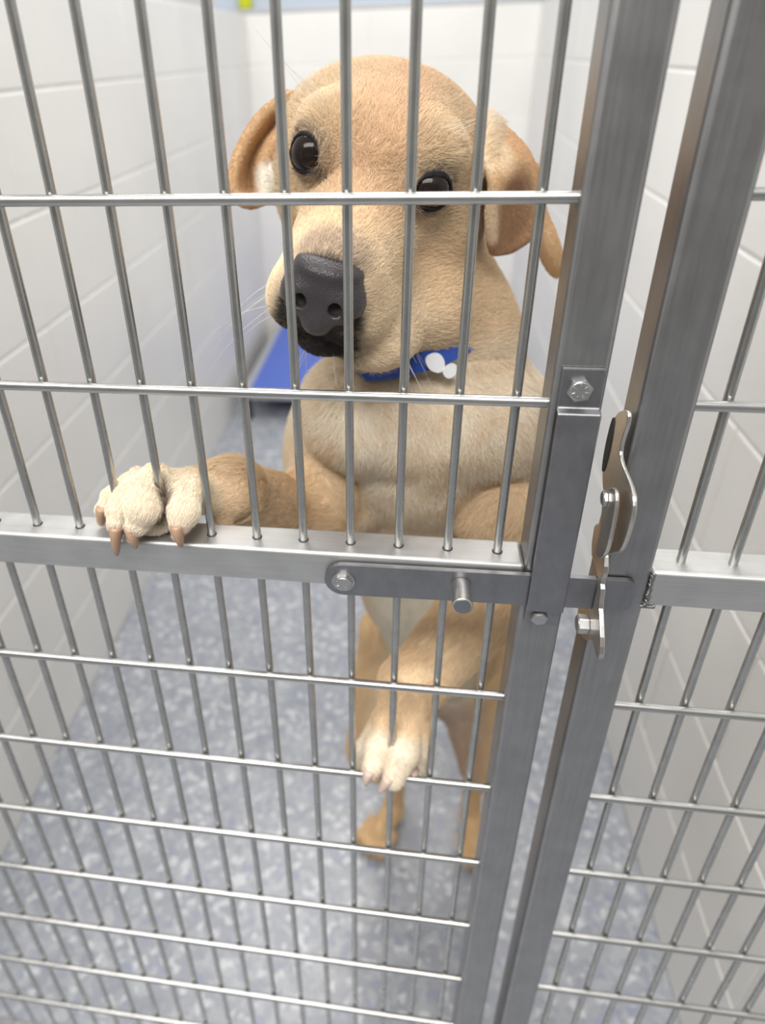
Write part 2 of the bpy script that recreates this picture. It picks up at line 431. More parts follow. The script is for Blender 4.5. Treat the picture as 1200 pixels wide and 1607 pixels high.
# --- trunk
K = .9
ell((-.2, 10.2, -22.6), (2.5, 2.3, 2.9), K)
cone((-.2, 9.6, -21), (-.7, 7.9, -16.5), 2.3, 2.55, K)
cone((-.7, 8.1, -16.5), (-1.45, 7.4, -12.6), 2.55, 2.95, K)
ell((-1.6, 7.2, -11.0), (3.35, 2.75, 3.7), K)
cone((-1.5, 6.1, -9.3), (-1.5, 5.9, -8.4), 2.35, 2.35, .6)
cone((-1.5, 6.1, -9.3), (-1.45, 6.2, -6.9), 2.95, 2.25, K)
cone((-1.5, 6.2, -7.0), hd(.15, 6.6, -.1), 2.25, 1.95, .7)
# shoulders
ell((-4.1, 5.8, -10.5), (1.35, 1.6, 2.4), .8)
ell((1.0, 5.6, -10.2), (1.45, 1.7, 2.5), .8)
# breast bone bulges
ell(at(552, 645, 4.4), (1.35, 1.25, 1.5), .5)
ell(at(640, 650, 4.3), (1.35, 1.25, 1.5), .35)
ell(at(748, 655, 4.6), (1.45, 1.25, 1.55), .35)
ell(at(575, 655, 4.2), (1.2, 1.35, 1.30), .6)
ell(at(690, 665, 4.2), (1.4, 1.35, 1.30), .6)
ell(at(778, 672, 4.4), (1.1, 1.1, 1.15), .6)
cone(at(625, 640, 3.6), at(628, 700, 3.5), .55, .45, .5, bone=False)
# --- right foreleg (left in the picture), up on the rail
RW = at(362, 768, 1.5); RE = (-4.7, 3.9, -11.25)
cone((-3.4, 4.9, -10.9), RE, 1.2, 1.0, .3)
ell(at(508, 775, 4.0), (1.0, .9, 1.15), .15)
ell(at(785, 805, 4.0), (1.2, 1.0, 1.2), .12)
cone(RE, RW, .95, .60, .3)
ell(RW+np.array([.1, 0, .06]), (.66, .62, .60), .3)
KN = at(265, 773, .45)
cone(RW, KN, .54, .48, .3)
ell(at(236, 770, .50), (.80, .52, .40), .22)
cone(at(358, 790, 1.1), at(352, 815, .9), .26, .20, .15)           # stopper pad
def toe(pts, rs, k=.10):
    for i in range(len(pts)-1): cone(pts[i], pts[i+1], rs[i], rs[i+1], k)
toe([at(205, 758, .60), at(175, 778, .30), at(164, 798, .10), at(161, 814, .02)], [.22, .18, .16, .11], .04)
toe([at(218, 752, .40), at(198, 772, .05), at(186, 800, -.30), at(184, 818, -.44), at(183, 836, -.52)], [.24, .25, .23, .19, .11], .04)
toe([at(245, 752, .40), at(229, 772, .0), at(226, 796, -.34), at(217, 818, -.46), at(209, 838, -.54)], [.34, .37, .38, .26, .12], .04)
toe([at(302, 765, .50), at(291, 780, .10), at(288, 803, -.22), at(284, 818, -.36), at(279, 835, -.46)], [.32, .32, .33, .24, .12], .04)
ell(at(240, 815, .0), (.45, .35, .28), .1)
# --- left foreleg, hanging with its paw on a lower cross rod
LE = np.array([1.25, 4.2, -12.9]); LW = at(648, 1075, 1.3)
cone((1.2, 5.0, -11.4), LE, 1.5, 1.2, .3)
cone(LE, LW, 1.18, .74, .3)
cone(LW, at(624, 1135, .60), .74, .62, .35)
toe([at(605, 1125, .85), at(576, 1175, .55), at(571, 1206, .3)], [.32, .30, .20], .05)
toe([at(615, 1125, .6), at(594, 1175, .10), at(583, 1210, -.34)], [.34, .34, .22], .05)
toe([at(637, 1135, .5), at(631, 1180, .0), at(617, 1220, -.38)], [.36, .42, .28], .05)
toe([at(655, 1130, .7), at(662, 1175, .45), at(653, 1208, .25)], [.36, .33, .22], .05)
cone(at(609, 1145, .35), at(601, 1205, -.15), .08, .17, .05, cut=True)
cone(at(212, 762, .0), at(203, 818, -.5), .05, .09, .05, cut=True)
# --- hind legs
for sx, kx, hx, fx, tx in ((-1, -2.75, -1.75, -1.9, -3.1), (1, 2.15, 2.25, 2.2, 2.55)):
    hp = np.array([sx*1.35-.2, 10.3, -22.4]); kn = np.array([kx, 8.3, -27.2]); hk = np.array([hx, 12.7, -31.8])
    cone(hp, kn, 2.1, 1.25, .8)
    ell((hp+kn)/2+np.array([0, 1.3, -.6]), (1.2, 1.9, 2.7), .8)
    cone(kn+np.array([0, .3, 0]), hk, 1.1, .48, .5)
    cone(hk, (fx, 11.3, -36.2), .45, .42, .3)
    cone((fx, 11.3, -36.3), (tx*.6+fx*.4, 9.9, -36.35), .46, .50, .3)
    for j in range(4):
        o_ = (j-1.5)*.42; dx = tx-fx
        d_ = np.array([dx, -1.9, 0]); d_ /= np.linalg.norm(d_); n_ = np.array([-d_[1], d_[0], 0])
        b_ = np.array([fx*.5+tx*.5, 10.2, -36.45])+n_*o_*.8
        toe([b_, b_+d_*(.9+.15*(j in (1, 2)))+n_*o_*.15+np.array([0, 0, -.05])], [.34, .28])
cone((-.2, 11.6, -21.2), (-.3, 14.0, -25.5), .9, .55, .6)
cone((-.3, 14.0, -25.5), (-.6, 15.2, -29.5), .55, .25, .2)

# --- head
hell((-.24, 6.0, 1.14), (2.52, 2.75, 2.04), .5)
hell((0, 4.35, 1.55), (1.75, 1.5, 1.45), .5)
for sx in (-1, 1):
    hell((sx*.95, 3.75, 2.15), (.75, .7, .55), .4)
    hell((sx*1.45, 5.2+.5*(sx<0), .25), (.80 if sx < 0 else 1.0, 1.7, 1.3), .6)
hcone((0, 4.2, .35), (0, 1.1, .0), 1.42, .98, .5)
hcone((0, 3.6, .95), (0, .95, .50), .62, .46, .4)
for sx in (-1, 1):
    hell((sx*.52, 1.55, -.45), (.74, 1.15, .72), .25)
    hell((sx*.60, 2.9, -.5), (.72, 1.5, .75), .4)
hell((0, 1.2, -1.05), (.50, .62, .38), .15)
hcone((0, 1.5, -1.05), (0, 4.8, -1.1), .55, .95, .4)
ell(at(655, 480, 4.6), (1.25, 1.5, 1.1), .7)
ell(at(592, 520, 3.1), (.95, 1.4, .72), .4)
# mouth line
mp = [(-1.25, 3.0, -1.0), (-1.15, 2.1, -1.12), (-.85, 1.2, -1.10), (-.42, .62, -.98), (0, .42, -.82), (.42, .62, -.98), (.85, 1.2, -1.10), (1.15, 2.1, -1.12), (1.25, 3.0, -1.0)]
for a, b in zip(mp[:-1], mp[1:]): hcone(a, b, .05, .05, .10, cut=True)
hcone((0, .2, -.80), (0, .30, -.35), .04, .04, .08, cut=True)
hell((0, .62, .1), (.50, .45, .48), .05, cut=True)
# eyes: lids, then the opening
EYES = []
for sx in (-1, 1):
    ec = np.array([-1.22 if sx < 0 else 1.17, 3.22, 1.64 if sx < 0 else 1.55]); nrm = np.array([sx*.50, -.85, .10]); nrm /= np.linalg.norm(nrm)
    EYES.append((ec, nrm)); up = np.array([0, .1, 1.0]); side = np.cross(nrm, up); side /= np.linalg.norm(side); up = np.cross(side, nrm)
    hell(ec-nrm*.03, (.52, .52, .49), .25)
    Re = np.stack([side, nrm, up], 1)
    hell(ec+nrm*.44, (.385, .44, .325 if sx < 0 else .285), .06, cut=True, R=Re)
    hcone(ec+nrm*.50-side*.0, ec+nrm*.46+np.array([-sx*.42, -.02, -.17]), .16, .06, .06, cut=True)
# ears
earR = sheet([[at(455, 150, 6.2), at(462, 178, 6.6), at(462, 212, 5.6)],
              [at(415, 178, 5.8), at(430, 204, 6.4), at(437, 218, 5.5)],
              [at(384, 222, 5.4), at(402, 238, 6.2), at(420, 244, 5.5)],
              [at(367, 268, 5.1), at(388, 272, 6.0), at(412, 268, 5.5)],
              [at(367, 300, 5.0), at(390, 302, 5.8), at(416, 300, 5.4)],
              [at(381, 316, 5.0), at(396, 319, 5.3), at(412, 313, 5.3)]], .13)
ell(at(430, 282, 5.7), (.26, .4, .45), .15)
earL1 = sheet([[at(758, 240, 4.9), at(765, 205, 5.6), at(765, 185, 6.4)],
               [at(775, 285, 4.5), at(806, 262, 5.3), at(822, 240, 6.2)],
               [at(770, 335, 4.6), at(808, 330, 5.4), at(837, 300, 6.0)],
               [at(772, 372, 4.8), at(806, 362, 5.5), at(838, 345, 5.8)],
               [at(776, 392, 5.0), at(800, 388, 5.4), at(826, 372, 5.6)]], .13)
earL2 = sheet([[at(826, 262, 6.3), at(832, 262, 6.3), at(838, 262, 6.3)],
               [at(838, 330, 6.2), at(842, 325, 6.2), at(848, 322, 6.3)],
               [at(848, 385, 6.1), at(858, 375, 6.0), at(866, 368, 6.2)],
               [at(862, 418, 6.2), at(870, 410, 6.1), at(877, 402, 6.2)],
               [at(874, 430, 6.3), at(876, 429, 6.3), at(878, 427, 6.3)]], .11)
# the coat gives way to the bars it is pressed against
for x in (-8., -7., -6., -2., -1.): cone((x, 0, -18), (x, 0, 0), .10, .10, .02, cut=True)
cone((-4, -.18, -16.46), (.4, -.18, -16.46), .11, .11, .02, cut=True)
s_, X_, Y_, Z_ = sub((-9.2, -1, -10.2), (-4.5, .8, -8.6))
dr = np.maximum(np.abs(Y_)-.43, np.maximum(Z_-(RT+.01), RB-Z_))+0*X_
merge(s_, dr.astype(np.float32), .03, cut=True)

def surface_nets(f, gx, gy, gz):
    ins = f < 0
    c = ins[:-1, :-1, :-1].astype(np.int8)
    for dx, dy, dz in ((1, 0, 0), (0, 1, 0), (0, 0, 1), (1, 1, 0), (1, 0, 1), (0, 1, 1), (1, 1, 1)):
        c = c+ins[dx:ins.shape[0]-1+dx, dy:ins.shape[1]-1+dy, dz:ins.shape[2]-1+dz]
    act = (c > 0) & (c < 8); I = np.argwhere(act); idx = np.full(act.shape, -1, np.int32); idx[act] = np.arange(len(I))
    g = (gx, gy, gz); acc = np.zeros((len(I), 3)); cnt = np.zeros(len(I))
    cor = [(a, b, d) for a in (0, 1) for b in (0, 1) for d in (0, 1)]
    val = {q: f[I[:, 0]+q[0], I[:, 1]+q[1], I[:, 2]+q[2]] for q in cor}
    for q in cor:
        for ax in range(3):
            if q[ax]: continue
            r = list(q); r[ax] = 1; r = tuple(r); v0, v1 = val[q], val[r]; m_ = (v0 < 0) != (v1 < 0)
            t = np.where(m_, v0/np.where(m_, v0-v1, 1), 0)
            for k in range(3):
                p0 = g[k][I[:, k]+q[k]]; p1 = g[k][I[:, k]+r[k]]; acc[:, k] += np.where(m_, p0+(p1-p0)*t, 0)
            cnt += m_
    V = acc/cnt[:, None]; Q = []
    for ax in range(3):
        o = [0, 0, 0]; o[ax] = 1; u_, v_ = [k for k in range(3) if k != ax]
        n = f.shape; sl0 = [slice(1, n[k]-1) for k in range(3)]; sl0[ax] = slice(0, n[ax]-1); sl1 = list(sl0); sl1[ax] = slice(1, n[ax])
        a, b = ins[tuple(sl0)], ins[tuple(sl1)]; E_ = np.argwhere(a != b); st = a[tuple(E_.T)]
        for k in range(3):
            if k != ax: E_[:, k] += 1
        def gi(du, dv):
            J_ = E_.copy(); J_[:, u_] += du; J_[:, v_] += dv; return idx[J_[:, 0], J_[:, 1], J_[:, 2]]
        q = np.stack([gi(-1, -1), gi(0, -1), gi(0, 0), gi(-1, 0)], 1)
        flip = st if ax != 1 else ~st
        q[~flip] = q[~flip][:, ::-1]; Q.append(q)
    return V, np.concatenate(Q)
def clean(V, Q):
    """keep the largest connected surface"""
    n = len(V); lab = np.arange(n)
    while True:
        m_ = lab[Q].min(1); new = lab.copy()
        for k in range(4): np.minimum.at(new, Q[:, k], m_)
        new = new[new]
        if (new == lab).all(): break
        lab = new
    u_, c_ = np.unique(lab, return_counts=True); keep = lab == u_[c_.argmax()]
    mp_ = np.cumsum(keep)-1; Q = Q[keep[Q[:, 0]]]; return V[keep], mp_[Q]
V, Q = surface_nets(FLD, GX, GY, GZ)
V, Q = clean(V, Q)
print('dog', len(V), len(Q), round(_t.time()-_t0, 1))

# ---- coat colours and some painted shade (linear) by place on the body
CREAM = np.array([.87, .715, .515]); TAN = np.array([.80, .60, .375]); EARC = np.array([.66, .43, .235])
WHITE = np.array([.92, .85, .74]); BLK = np.array([.020, .018, .020]); PINK = np.array([.55, .40, .33]); BRN = np.array([.12, .07, .045])
def sm(x, a, b): t = np.clip((x-a)/(b-a), 0, 1); return t*t*(3-2*t)
def noise3(Pn, sc, seed=0):
    r = np.random.default_rng(seed); out = np.zeros(len(Pn))
    for k in range(6):
        d = r.normal(size=3); d /= np.linalg.norm(d); out += np.sin(Pn@d*sc*(1+.35*k)+r.random()*6.3)
    return out/6
def segd(Pn, a, b):
    a = np.array(a, float); d = np.array(b, float)-a; t = np.clip((Pn-a)@d/(d@d), 0, 1); return np.linalg.norm(Pn-a-t[:, None]*d, axis=1), t
EARW = None
def colour(Pn):
    global EARW
    EARW = np.zeros(len(Pn))
    L = hinv(Pn); x, y, z = L.T; ax_ = np.abs(x); col = np.tile(CREAM*.97, (len(Pn), 1))
    def mixc(c, w): 
        nonlocal col
        w = np.clip(w, 0, 1)[:, None]; col = col*(1-w)+c*w
    n = noise3(Pn, 1.3, 1); n2 = noise3(Pn, 6., 2)
    head = sm(Pn[:, 2], -6.6, -5.6)*sm(Pn[:, 1], 9.5, 8.5)
    mixc(TAN, head*(.45+.25*n)*sm(z, -1, .5))
    mixc(TAN*np.array([1.03, .93, .93]), head*.5*sm(ax_, 1.3, .3)*sm(y, 1.2, 2.5)*sm(z, .3, 1.2))
    mixc(TAN, head*.55*sm(y, 2.2, 3.2)*sm(z, 1.0, 0)*sm(ax_, .5, 1.2)*sm(y, 6.5, 5.))
    mixc(WHITE, head*.55*sm(ax_, 1.6, 2.2)*sm(y, 4.5, 5.5)*sm(z, -.3, .8))
    mixc(CREAM*1.02, head*.6*sm(y, 2.6, 1.2)*sm(ax_, .35, .8))
    chest = sm(Pn[:, 2], -5.8, -7.0)*sm(Pn[:, 2], -14, -11.5)*sm(Pn[:, 1], 8, 5)
    mixc(WHITE, chest*np.clip(.62+.5*n, 0, 1)*.9)
    mixc(TAN*.9, chest*np.clip(noise3(Pn, 3.2, 21)*1.6-.15, 0, 1)*.5); mixc(TAN, chest*np.clip(-n2, 0, 1)*.7)
    mixc(TAN*.9, sm(Pn[:, 2], -10.9, -11.6)*sm(Pn[:, 2], -14.5, -13)*.35)  # shade below the chest, painted into the coat as a darker band
    # legs warmer, chest and belly pale
    low = sm(Pn[:, 2], -16, -20)
    mixc(TAN*np.array([1.0, .98, .92]), low*.75*sm(np.abs(Pn[:, 0]+.2), 1.0, 2.0)+low*.5*(Pn[:, 2] < -25))
    mixc(WHITE, sm(Pn[:, 2], -12, -15)*sm(Pn[:, 2], -27, -24)*sm(Pn[:, 1], 9, 7.2)*sm(np.abs(Pn[:, 0]+1.1), 2.4, 1.3)*.9)
    mixc(PINK, sm(Pn[:, 2], -22.5, -24)*sm(Pn[:, 2], -31, -28)*sm(Pn[:, 0]*np.sign(Pn[:, 0]), 2.2, 1.2)*.6)
    for c in (at(505, 780, 3.6), at(785, 805, 3.4)):
        mixc(TAN*.93, sm(np.linalg.norm(Pn-c, axis=1), 1.45, 1.0)*.85)  # tan upper arms, with the chest's shadow painted in as a darker tone
    d, t = segd(Pn, RE, RW); arm = sm(d, 1.5, 1.0)
    mixc(TAN, arm*.75)
    d, t = segd(Pn, LE, LW); mixc(TAN, sm(d, 1.7, 1.2)*.8)
    d, t = segd(Pn, LW, at(622, 1140, .55)); mixc(TAN, sm(d, 1.2, .9)*.7)
    # paws: pale toes, dark between
    for c, r_ in ((at(240, 790, 0.), 1.75), (at(620, 1195, 0.), 1.2)):
        d = np.linalg.norm(Pn-c, axis=1); mixc(np.array([.90, .79, .64]), sm(d, r_, r_*.7)*.9)
    for a, b, w in ((at(259, 748, .1), at(259, 822, -.35), .16), (at(608, 1170, .3), at(601, 1202, -.1), .25), (at(643, 1175, .3), at(640, 1205, .1), .13), (at(209, 775, -.1), at(203, 815, -.4), .085)):
        d, t = segd(Pn, a, b); mixc(BRN, sm(d, w*1.7, w*.7)*.85)
    for c in (at(184, 836, -.5), at(210, 836, -.5), at(281, 832, -.48), at(162, 818, 0), at(583, 1218, -.4), at(612, 1230, -.4)):
        d = np.linalg.norm(Pn-c, axis=1); mixc(PINK, sm(d, .36, .2)*.7)
    # ears
    for G_, s0 in ((earR, 0), (earL1, 0), (earL2, 0)):
        near = (np.abs(Pn-G_.mean(0)) < 3.2).all(1); ii = np.where(near)[0]
        if len(ii):
            dm = np.concatenate([np.sqrt(((Pn[q][:, None]-G_[None, ::7])**2).sum(2)).min(1) for q in np.array_split(ii, max(1, len(ii)//4000))])
            w = np.zeros(len(Pn)); w[ii] = sm(dm, .42, .24)*sm(np.abs(L[ii, 0]), 2.0, 2.5)
            EARW = np.maximum(EARW, w); mixc(EARC*(1+.15*n[:, None]), w*.92)
    d = np.linalg.norm(Pn-at(428, 280, 5.5), axis=1); mixc(WHITE, sm(d, .55, .35))
    d, t = segd(Pn, at(806, 320, 5.2), at(800, 375, 5.2)); mixc(np.array([.40, .23, .13]), sm(d, 1.0, .55)*.85)  # shade in the ear's hollow, painted as darker brown
    d, t = segd(Pn, at(790, 292, 4.9), at(835, 300, 5.2)); mixc(np.array([.25, .13, .08]), sm(d, .35, .12)*.7)  # deeper shade under the ear fold, likewise put into the colour
    d, t = segd(Pn, at(766, 320, 4.3), at(768, 375, 4.5)); mixc(CREAM, sm(d, .42, .2)*.8)
    d = np.linalg.norm(Pn-at(770, 240, 5.0), axis=1); mixc(CREAM, sm(d, .75, .35)*.8)
    # muzzle pigment
    mk = head*sm(y, 1.5, .7)*sm(ax_, .95, .55)*sm(z, .1, -.35)
    mixc(BRN*1.2, head*sm(y, 1.7, .9)*sm(z, -.35, -.8)*sm(ax_, 1.15, .8)*.62*(.6+.4*n2))
    mixc(BLK*1.2, np.clip(mk*1.8, 0, 1)*.97)
    for a, b in zip(mp[:-1], mp[1:]):
        d, t = segd(L, a, b); mixc(BLK*2, head*sm(d, .17, .08)*.9)
    mixc(np.array([.33, .25, .20]), head*sm(y, 1.35, .8)*sm(z, .3, .7)*sm(ax_, .9, .5)*.65)
    mixc(np.array([.42, .28, .17]), head*np.clip(noise3(Pn, 16, 7)*2.2-.6, 0, 1)*sm(y, 2.4, 1.2)*sm(z, .4, -.1)*.45)
    for ec, nm in EYES:
        q = L-ec; r_ = np.linalg.norm(q-nm*.36, axis=1)
        mixc(np.array([.20, .14, .10]), sm(r_, .66, .46)*.6)
        mixc(BLK, sm(r_, .455, .405))
        sxx = np.sign(ec[0]); d, t = segd(L, ec+nm*.42+np.array([-sxx*.2, 0, -.1]), ec+nm*.35+np.array([-sxx*.55, -.12, -.30]))
        mixc(BLK*3, sm(d, .16, .07)*.75)
        d = np.linalg.norm(L-(ec+np.array([-sxx*.2, -.05, .75])), axis=1); mixc(TAN*.72, sm(d, .5, .2)*.45)
    mixc(BLK, head*sm(np.linalg.norm((L-np.array([0, .75, .15]))/np.array([.72, .75, .72]), axis=1), 1.05, .9))
    return np.clip(col*(1+.05*n2[:, None]), 0.004, .95)

def skin_mat(name, rough, spec=.3, sub_=.0):
    mt = mat(name, (.7, .5, .3), rough); b = mt.node_tree.nodes['Principled BSDF']; b.inputs['Specular IOR Level'].default_value = spec
    a = nd(mt, 'ShaderNodeAttribute'); a.attribute_name = 'Col'; ln(mt, a.outputs['Color'], b.inputs['Base Color'])
    return mt
M_SKIN = skin_mat('dog skin', .75, .15); M_FUR = skin_mat('dog fur', .55, .25)
def netmesh(name, V, Q, mt, parent, cols=None):
    base = wloc(parent); P_ = V*S; P_[:, 2] -= FLOOR*S; P_ = P_-np.array(base)
    me = bpy.data.meshes.new(name); me.vertices.add(len(V)); me.vertices.foreach_set('co', P_.astype(np.float32).ravel())
    me.loops.add(4*len(Q)); me.loops.foreach_set('vertex_index', Q.astype(np.int32).ravel())
    me.polygons.add(len(Q)); me.polygons.foreach_set('loop_start', np.arange(0, 4*len(Q), 4, dtype=np.int32))
    me.polygons.foreach_set('use_smooth', np.ones(len(Q), bool)); me.update(calc_edges=True); me.validate()
    if cols is not None:
        at_ = me.attributes.new('Col', 'FLOAT_COLOR', 'POINT'); at_.data.foreach_set('color', np.c_[cols, np.ones(len(cols))].astype(np.float32).ravel())
    me.materials.append(mt); o = bpy.data.objects.new(name, me); link(o, parent); return o
dog = thing('dog', 'cream and tan puppy with blue collar standing on its hind legs against the gate', 'dog', (-.5, 9, FLOOR))
VC = colour(V)
body = netmesh('body', V, Q, M_SKIN, dog, VC)
print('colours', round(_t.time()-_t0, 1))

# ---- nose leather, own fine grid
FLD_keep = (FLD, GX, GY, GZ)
c0 = hd(0, .5, 0); GX = np.arange(c0[0]-1.2, c0[0]+1.2, .03); GY = np.arange(c0[1]-1.0, c0[1]+1.3, .03); GZ = np.arange(c0[2]-1.2, c0[2]+1.3, .03)
FLD = np.full((len(GX), len(GY), len(GZ)), 9., np.float32)
hell((0, .62, .22), (.72, .58, .56), .1)
for sx in (-1, 1):
    hell((sx*.40, .50, .02), (.40, .46, .42), .18)
hell((0, .46, -.32), (.36, .40, .42), .2)
hell((0, .58, .56), (.62, .50, .20), .15)
for sx in (-1, 1):
    hell((sx*.33, .10, .0), (.125, .36, .15), .05, cut=True)
    hcone((sx*.40, .02, -.10), (sx*.78, .38, -.22), .055, .05, .05, cut=True)
hcone((0, -.03, .05), (0, .05, -.75), .025, .03, .05, cut=True)
NV, NQ = surface_nets(FLD, GX, GY, GZ); FLD, GX, GY, GZ = FLD_keep
M_NOSE = mat('nose leather', (.050, .043, .047), .40); b = M_NOSE.node_tree.nodes['Principled BSDF']
tc = nd(M_NOSE, 'ShaderNodeTexCoord'); vv_ = nd(M_NOSE, 'ShaderNodeTexVoronoi'); vv_.inputs['Scale'].default_value = 700
ln(M_NOSE, tc.outputs['Object'], vv_.inputs['Vector']); bp = nd(M_NOSE, 'ShaderNodeBump'); bp.inputs['Strength'].default_value = .45; bp.inputs['Distance'].default_value = .0006
ln(M_NOSE, vv_.outputs['Distance'], bp.inputs['Height']); ln(M_NOSE, bp.outputs[0], b.inputs['Normal'])
nose = netmesh('nose', NV, NQ, M_NOSE, dog)

# ---- eyes
M_EYE = mat('eye', (.016, .011, .009), .07, 0); M_EYE.node_tree.nodes['Principled BSDF'].inputs['Specular IOR Level'].default_value = .25
M_IRIS = mat('iris', (.05, .022, .010), .25)
def ball(c, r, n=32, sq=None):
    V_, F_ = [], []
    for i in range(1, n//2):
        th = math.pi*i/(n//2)
        for j in range(n):
            ph = 2*math.pi*j/n; V_.append((c[0]+r*math.sin(th)*math.cos(ph), c[1]+r*math.sin(th)*math.sin(ph), c[2]+r*math.cos(th)))
    t0 = len(V_); V_ += [(c[0], c[1], c[2]+r), (c[0], c[1], c[2]-r)]; m_ = n//2-1
    for i in range(m_-1):
        for j in range(n): F_.append((i*n+j, i*n+(j+1) % n, (i+1)*n+(j+1) % n, (i+1)*n+j))
    for j in range(n): F_.append((t0, j, (j+1) % n)); F_.append((t0+1, (m_-1)*n+(j+1) % n, (m_-1)*n+j))
    return V_, F_
for ec, nm in EYES:
    c = hd(*(ec+nm*.06)); e = meshobj('eye', *ball(c, .43), M_EYE, dog, smooth=True)

# ---- claws
M_CLAW = mat('claw', (.42, .265, .17), .38)
M_CLAWP = mat('pale claw', (.66, .50, .42), .4)
def claw(pts, r0, mt=M_CLAW):
    pts = [np.array(p) for p in pts]; A = []
    n = 10
    for i in range(n+1):
        t = i/n; p = (1-t)**2*pts[0]+2*t*(1-t)*pts[1]+t*t*pts[2]; A.append((p, r0*(1-t)**.6+.035))
    V_, F_ = [], []; m_ = 12
    for p, r in A:
        d = pts[2]-pts[0]; d = d/np.linalg.norm(d); h = np.cross(d, [1., 0, 0]); h /= np.linalg.norm(h); g = np.cross(d, h)
        for j in range(m_):
            a = 2*math.pi*j/m_; V_.append(tuple(p+r*(math.cos(a)*h*1.15+math.sin(a)*g*.85)))
    for i in range(n):
        for j in range(m_): F_.append((i*m_+j, i*m_+(j+1) % m_, (i+1)*m_+(j+1) % m_, (i+1)*m_+j))
    F_ += [tuple(range(m_)), tuple(range((n+1)*m_-1, n*m_-1, -1))]
    return meshobj('claw', V_, F_, mt, dog, smooth=True)
claw([at(163, 796, .0), at(158, 806, -.12), at(159, 823, -.10)], .15)
claw([at(184, 824, -.52), at(180, 845, -.66), at(184, 871, -.58)], .145)
claw([at(206, 826, -.52), at(208, 845, -.68), at(214, 860, -.60)], .14)
claw([at(279, 822, -.50), at(278, 840, -.66), at(285, 858, -.58)], .145)
claw([at(580, 1208, -.42), at(574, 1222, -.55), at(573, 1232, -.50)], .13, M_CLAWP)
claw([at(610, 1218, -.50), at(603, 1232, -.62), at(594, 1244, -.55)], .14, M_CLAWP)
claw([at(650, 1208, -.02), at(646, 1216, -.10), at(642, 1226, -.05)], .12, M_CLAWP)
for sx, fx, tx in ((-1, -1.9, -3.1), (1, 2.2, 2.55)):
    for j in range(4):
        o_ = (j-1.5)*.42; d_ = np.array([tx-fx, -1.9, 0]); d_ /= np.linalg.norm(d_); n_ = np.array([-d_[1], d_[0], 0])
        b_ = np.array([fx*.5+tx*.5, 10.2, -36.45])+n_*o_*.8+d_*(1.05+.15*(j in (1, 2)))+n_*o_*.15
        claw([b_, b_+d_*.25, b_+d_*.42+np.array([0, 0, -.3])], .12)

# ---- collar
def ring(cen, R_, rx, ry, w, th, n=64, sag=None):
    V_, F_ = [], []
    for i in range(n):
        a = 2*math.pi*i/n; d = np.array([math.cos(a), math.sin(a), 0]); p = np.array([rx*d[0], ry*d[1], 0])
        for (o, h) in ((0, -w), (th, -w), (th, w), (0, w)): V_.append(tuple(cen+R_@(p+d*o+np.array([0, 0, h]))))
    for i in range(n):
        for k in range(4): F_.append((i*4+k, i*4+(k+1) % 4, ((i+1) % n)*4+(k+1) % 4, ((i+1) % n)*4+k))
    return V_, F_
M_COL = mat('blue nylon', (.02, .075, .38), .55)
CC = np.array([-1.92, 5.55, -6.68]); tl = math.radians(-8); tr = math.radians(-16)
RX = np.array([[1, 0, 0], [0, math.cos(tl), -math.sin(tl)], [0, math.sin(tl), math.cos(tl)]]); RY = np.array([[math.cos(tr), 0, math.sin(tr)], [0, 1, 0], [-math.sin(tr), 0, math.cos(tr)]])
CR = RY@RX
collar = meshobj('collar', *ring(CC, CR, 1.88, 2.28, .22, .10), M_COL, dog, smooth=True); smooth_angle(collar, 40)
M_TAG = mat('white plastic', (.82, .84, .86), .3)
a_ = math.radians(-66); dct = CR@np.array([math.cos(a_), math.sin(a_), 0]); pt = CR@np.array([0, 0, -.16])+CC+CR@np.array([1.88*math.cos(a_), 2.28*math.sin(a_), 0])+dct*.12
tn = CR@np.array([-math.sin(a_), math.cos(a_), 0]); zz = CR@np.array([0, 0, 1.])
def tagpiece(uv, th, off):
    V_ = [tuple(pt+dct*(off+o)+tn*u+zz*v) for o in (0, th) for u, v in uv]; n = len(uv)
    return V_, [tuple(range(n)), tuple(range(2*n-1, n-1, -1))]+[(i, (i+1) % n, n+(i+1) % n, n+i) for i in range(n)]
meshobj('tag', *join(tagpiece(smooth_poly([(-.42, .30), (-.05, .32), (.06, .0), (-.1, -.22), (-.38, -.05)]), .06, .02),
                     tagpiece(smooth_poly([(-.12, -.12), (.25, -.02), (.30, -.30), (-.0, -.42)]), .06, .04)), M_TAG, collar, smooth=False)

# ---- the coat: short hairs rooted over the whole skin
co = V; nrm = np.empty(len(V)*3, np.float32); body.data.vertices.foreach_get('normal', nrm); nrm = nrm.reshape(-1, 3).astype(float)
r = np.random.default_rng(3)
def areas(Q): 
    a = np.linalg.norm(np.cross(V[Q[:, 2]]-V[Q[:, 0]], V[Q[:, 3]]-V[Q[:, 1]]), axis=1)/2; return a
fc = V[Q].mean(1); A_ = areas(Q)
dens = np.where(fc[:, 2] > -6.5, 3.2, np.where(fc[:, 2] > -12, 1.9, 1.0))
dens = np.where((fc[:, 0] < -5.2) & (fc[:, 1] < 1.8) & (fc[:, 2] > -10), 5.5, dens)
dens = np.where((fc[:, 1] < 1.2) & (fc[:, 2] < -14), 3.0, dens)
Lf = hinv(fc); 
mask = np.ones(len(fc))
for ec, nm in EYES: mask *= np.linalg.norm(Lf-(ec+nm*.36), axis=1) > .425
mask *= ~((Lf[:, 1] < .55) & (np.abs(Lf[:, 0]) < .62) & (Lf[:, 2] > -.5) & (Lf[:, 2] < .62))
wgt = A_*dens*mask
NH = 560000
pick = r.choice(len(Q), NH, p=wgt/wgt.sum()); uu, vv2 = r.random(NH), r.random(NH)
q4 = V[Q[pick]]; n4 = nrm[Q[pick]]; c4 = VC[Q[pick]]
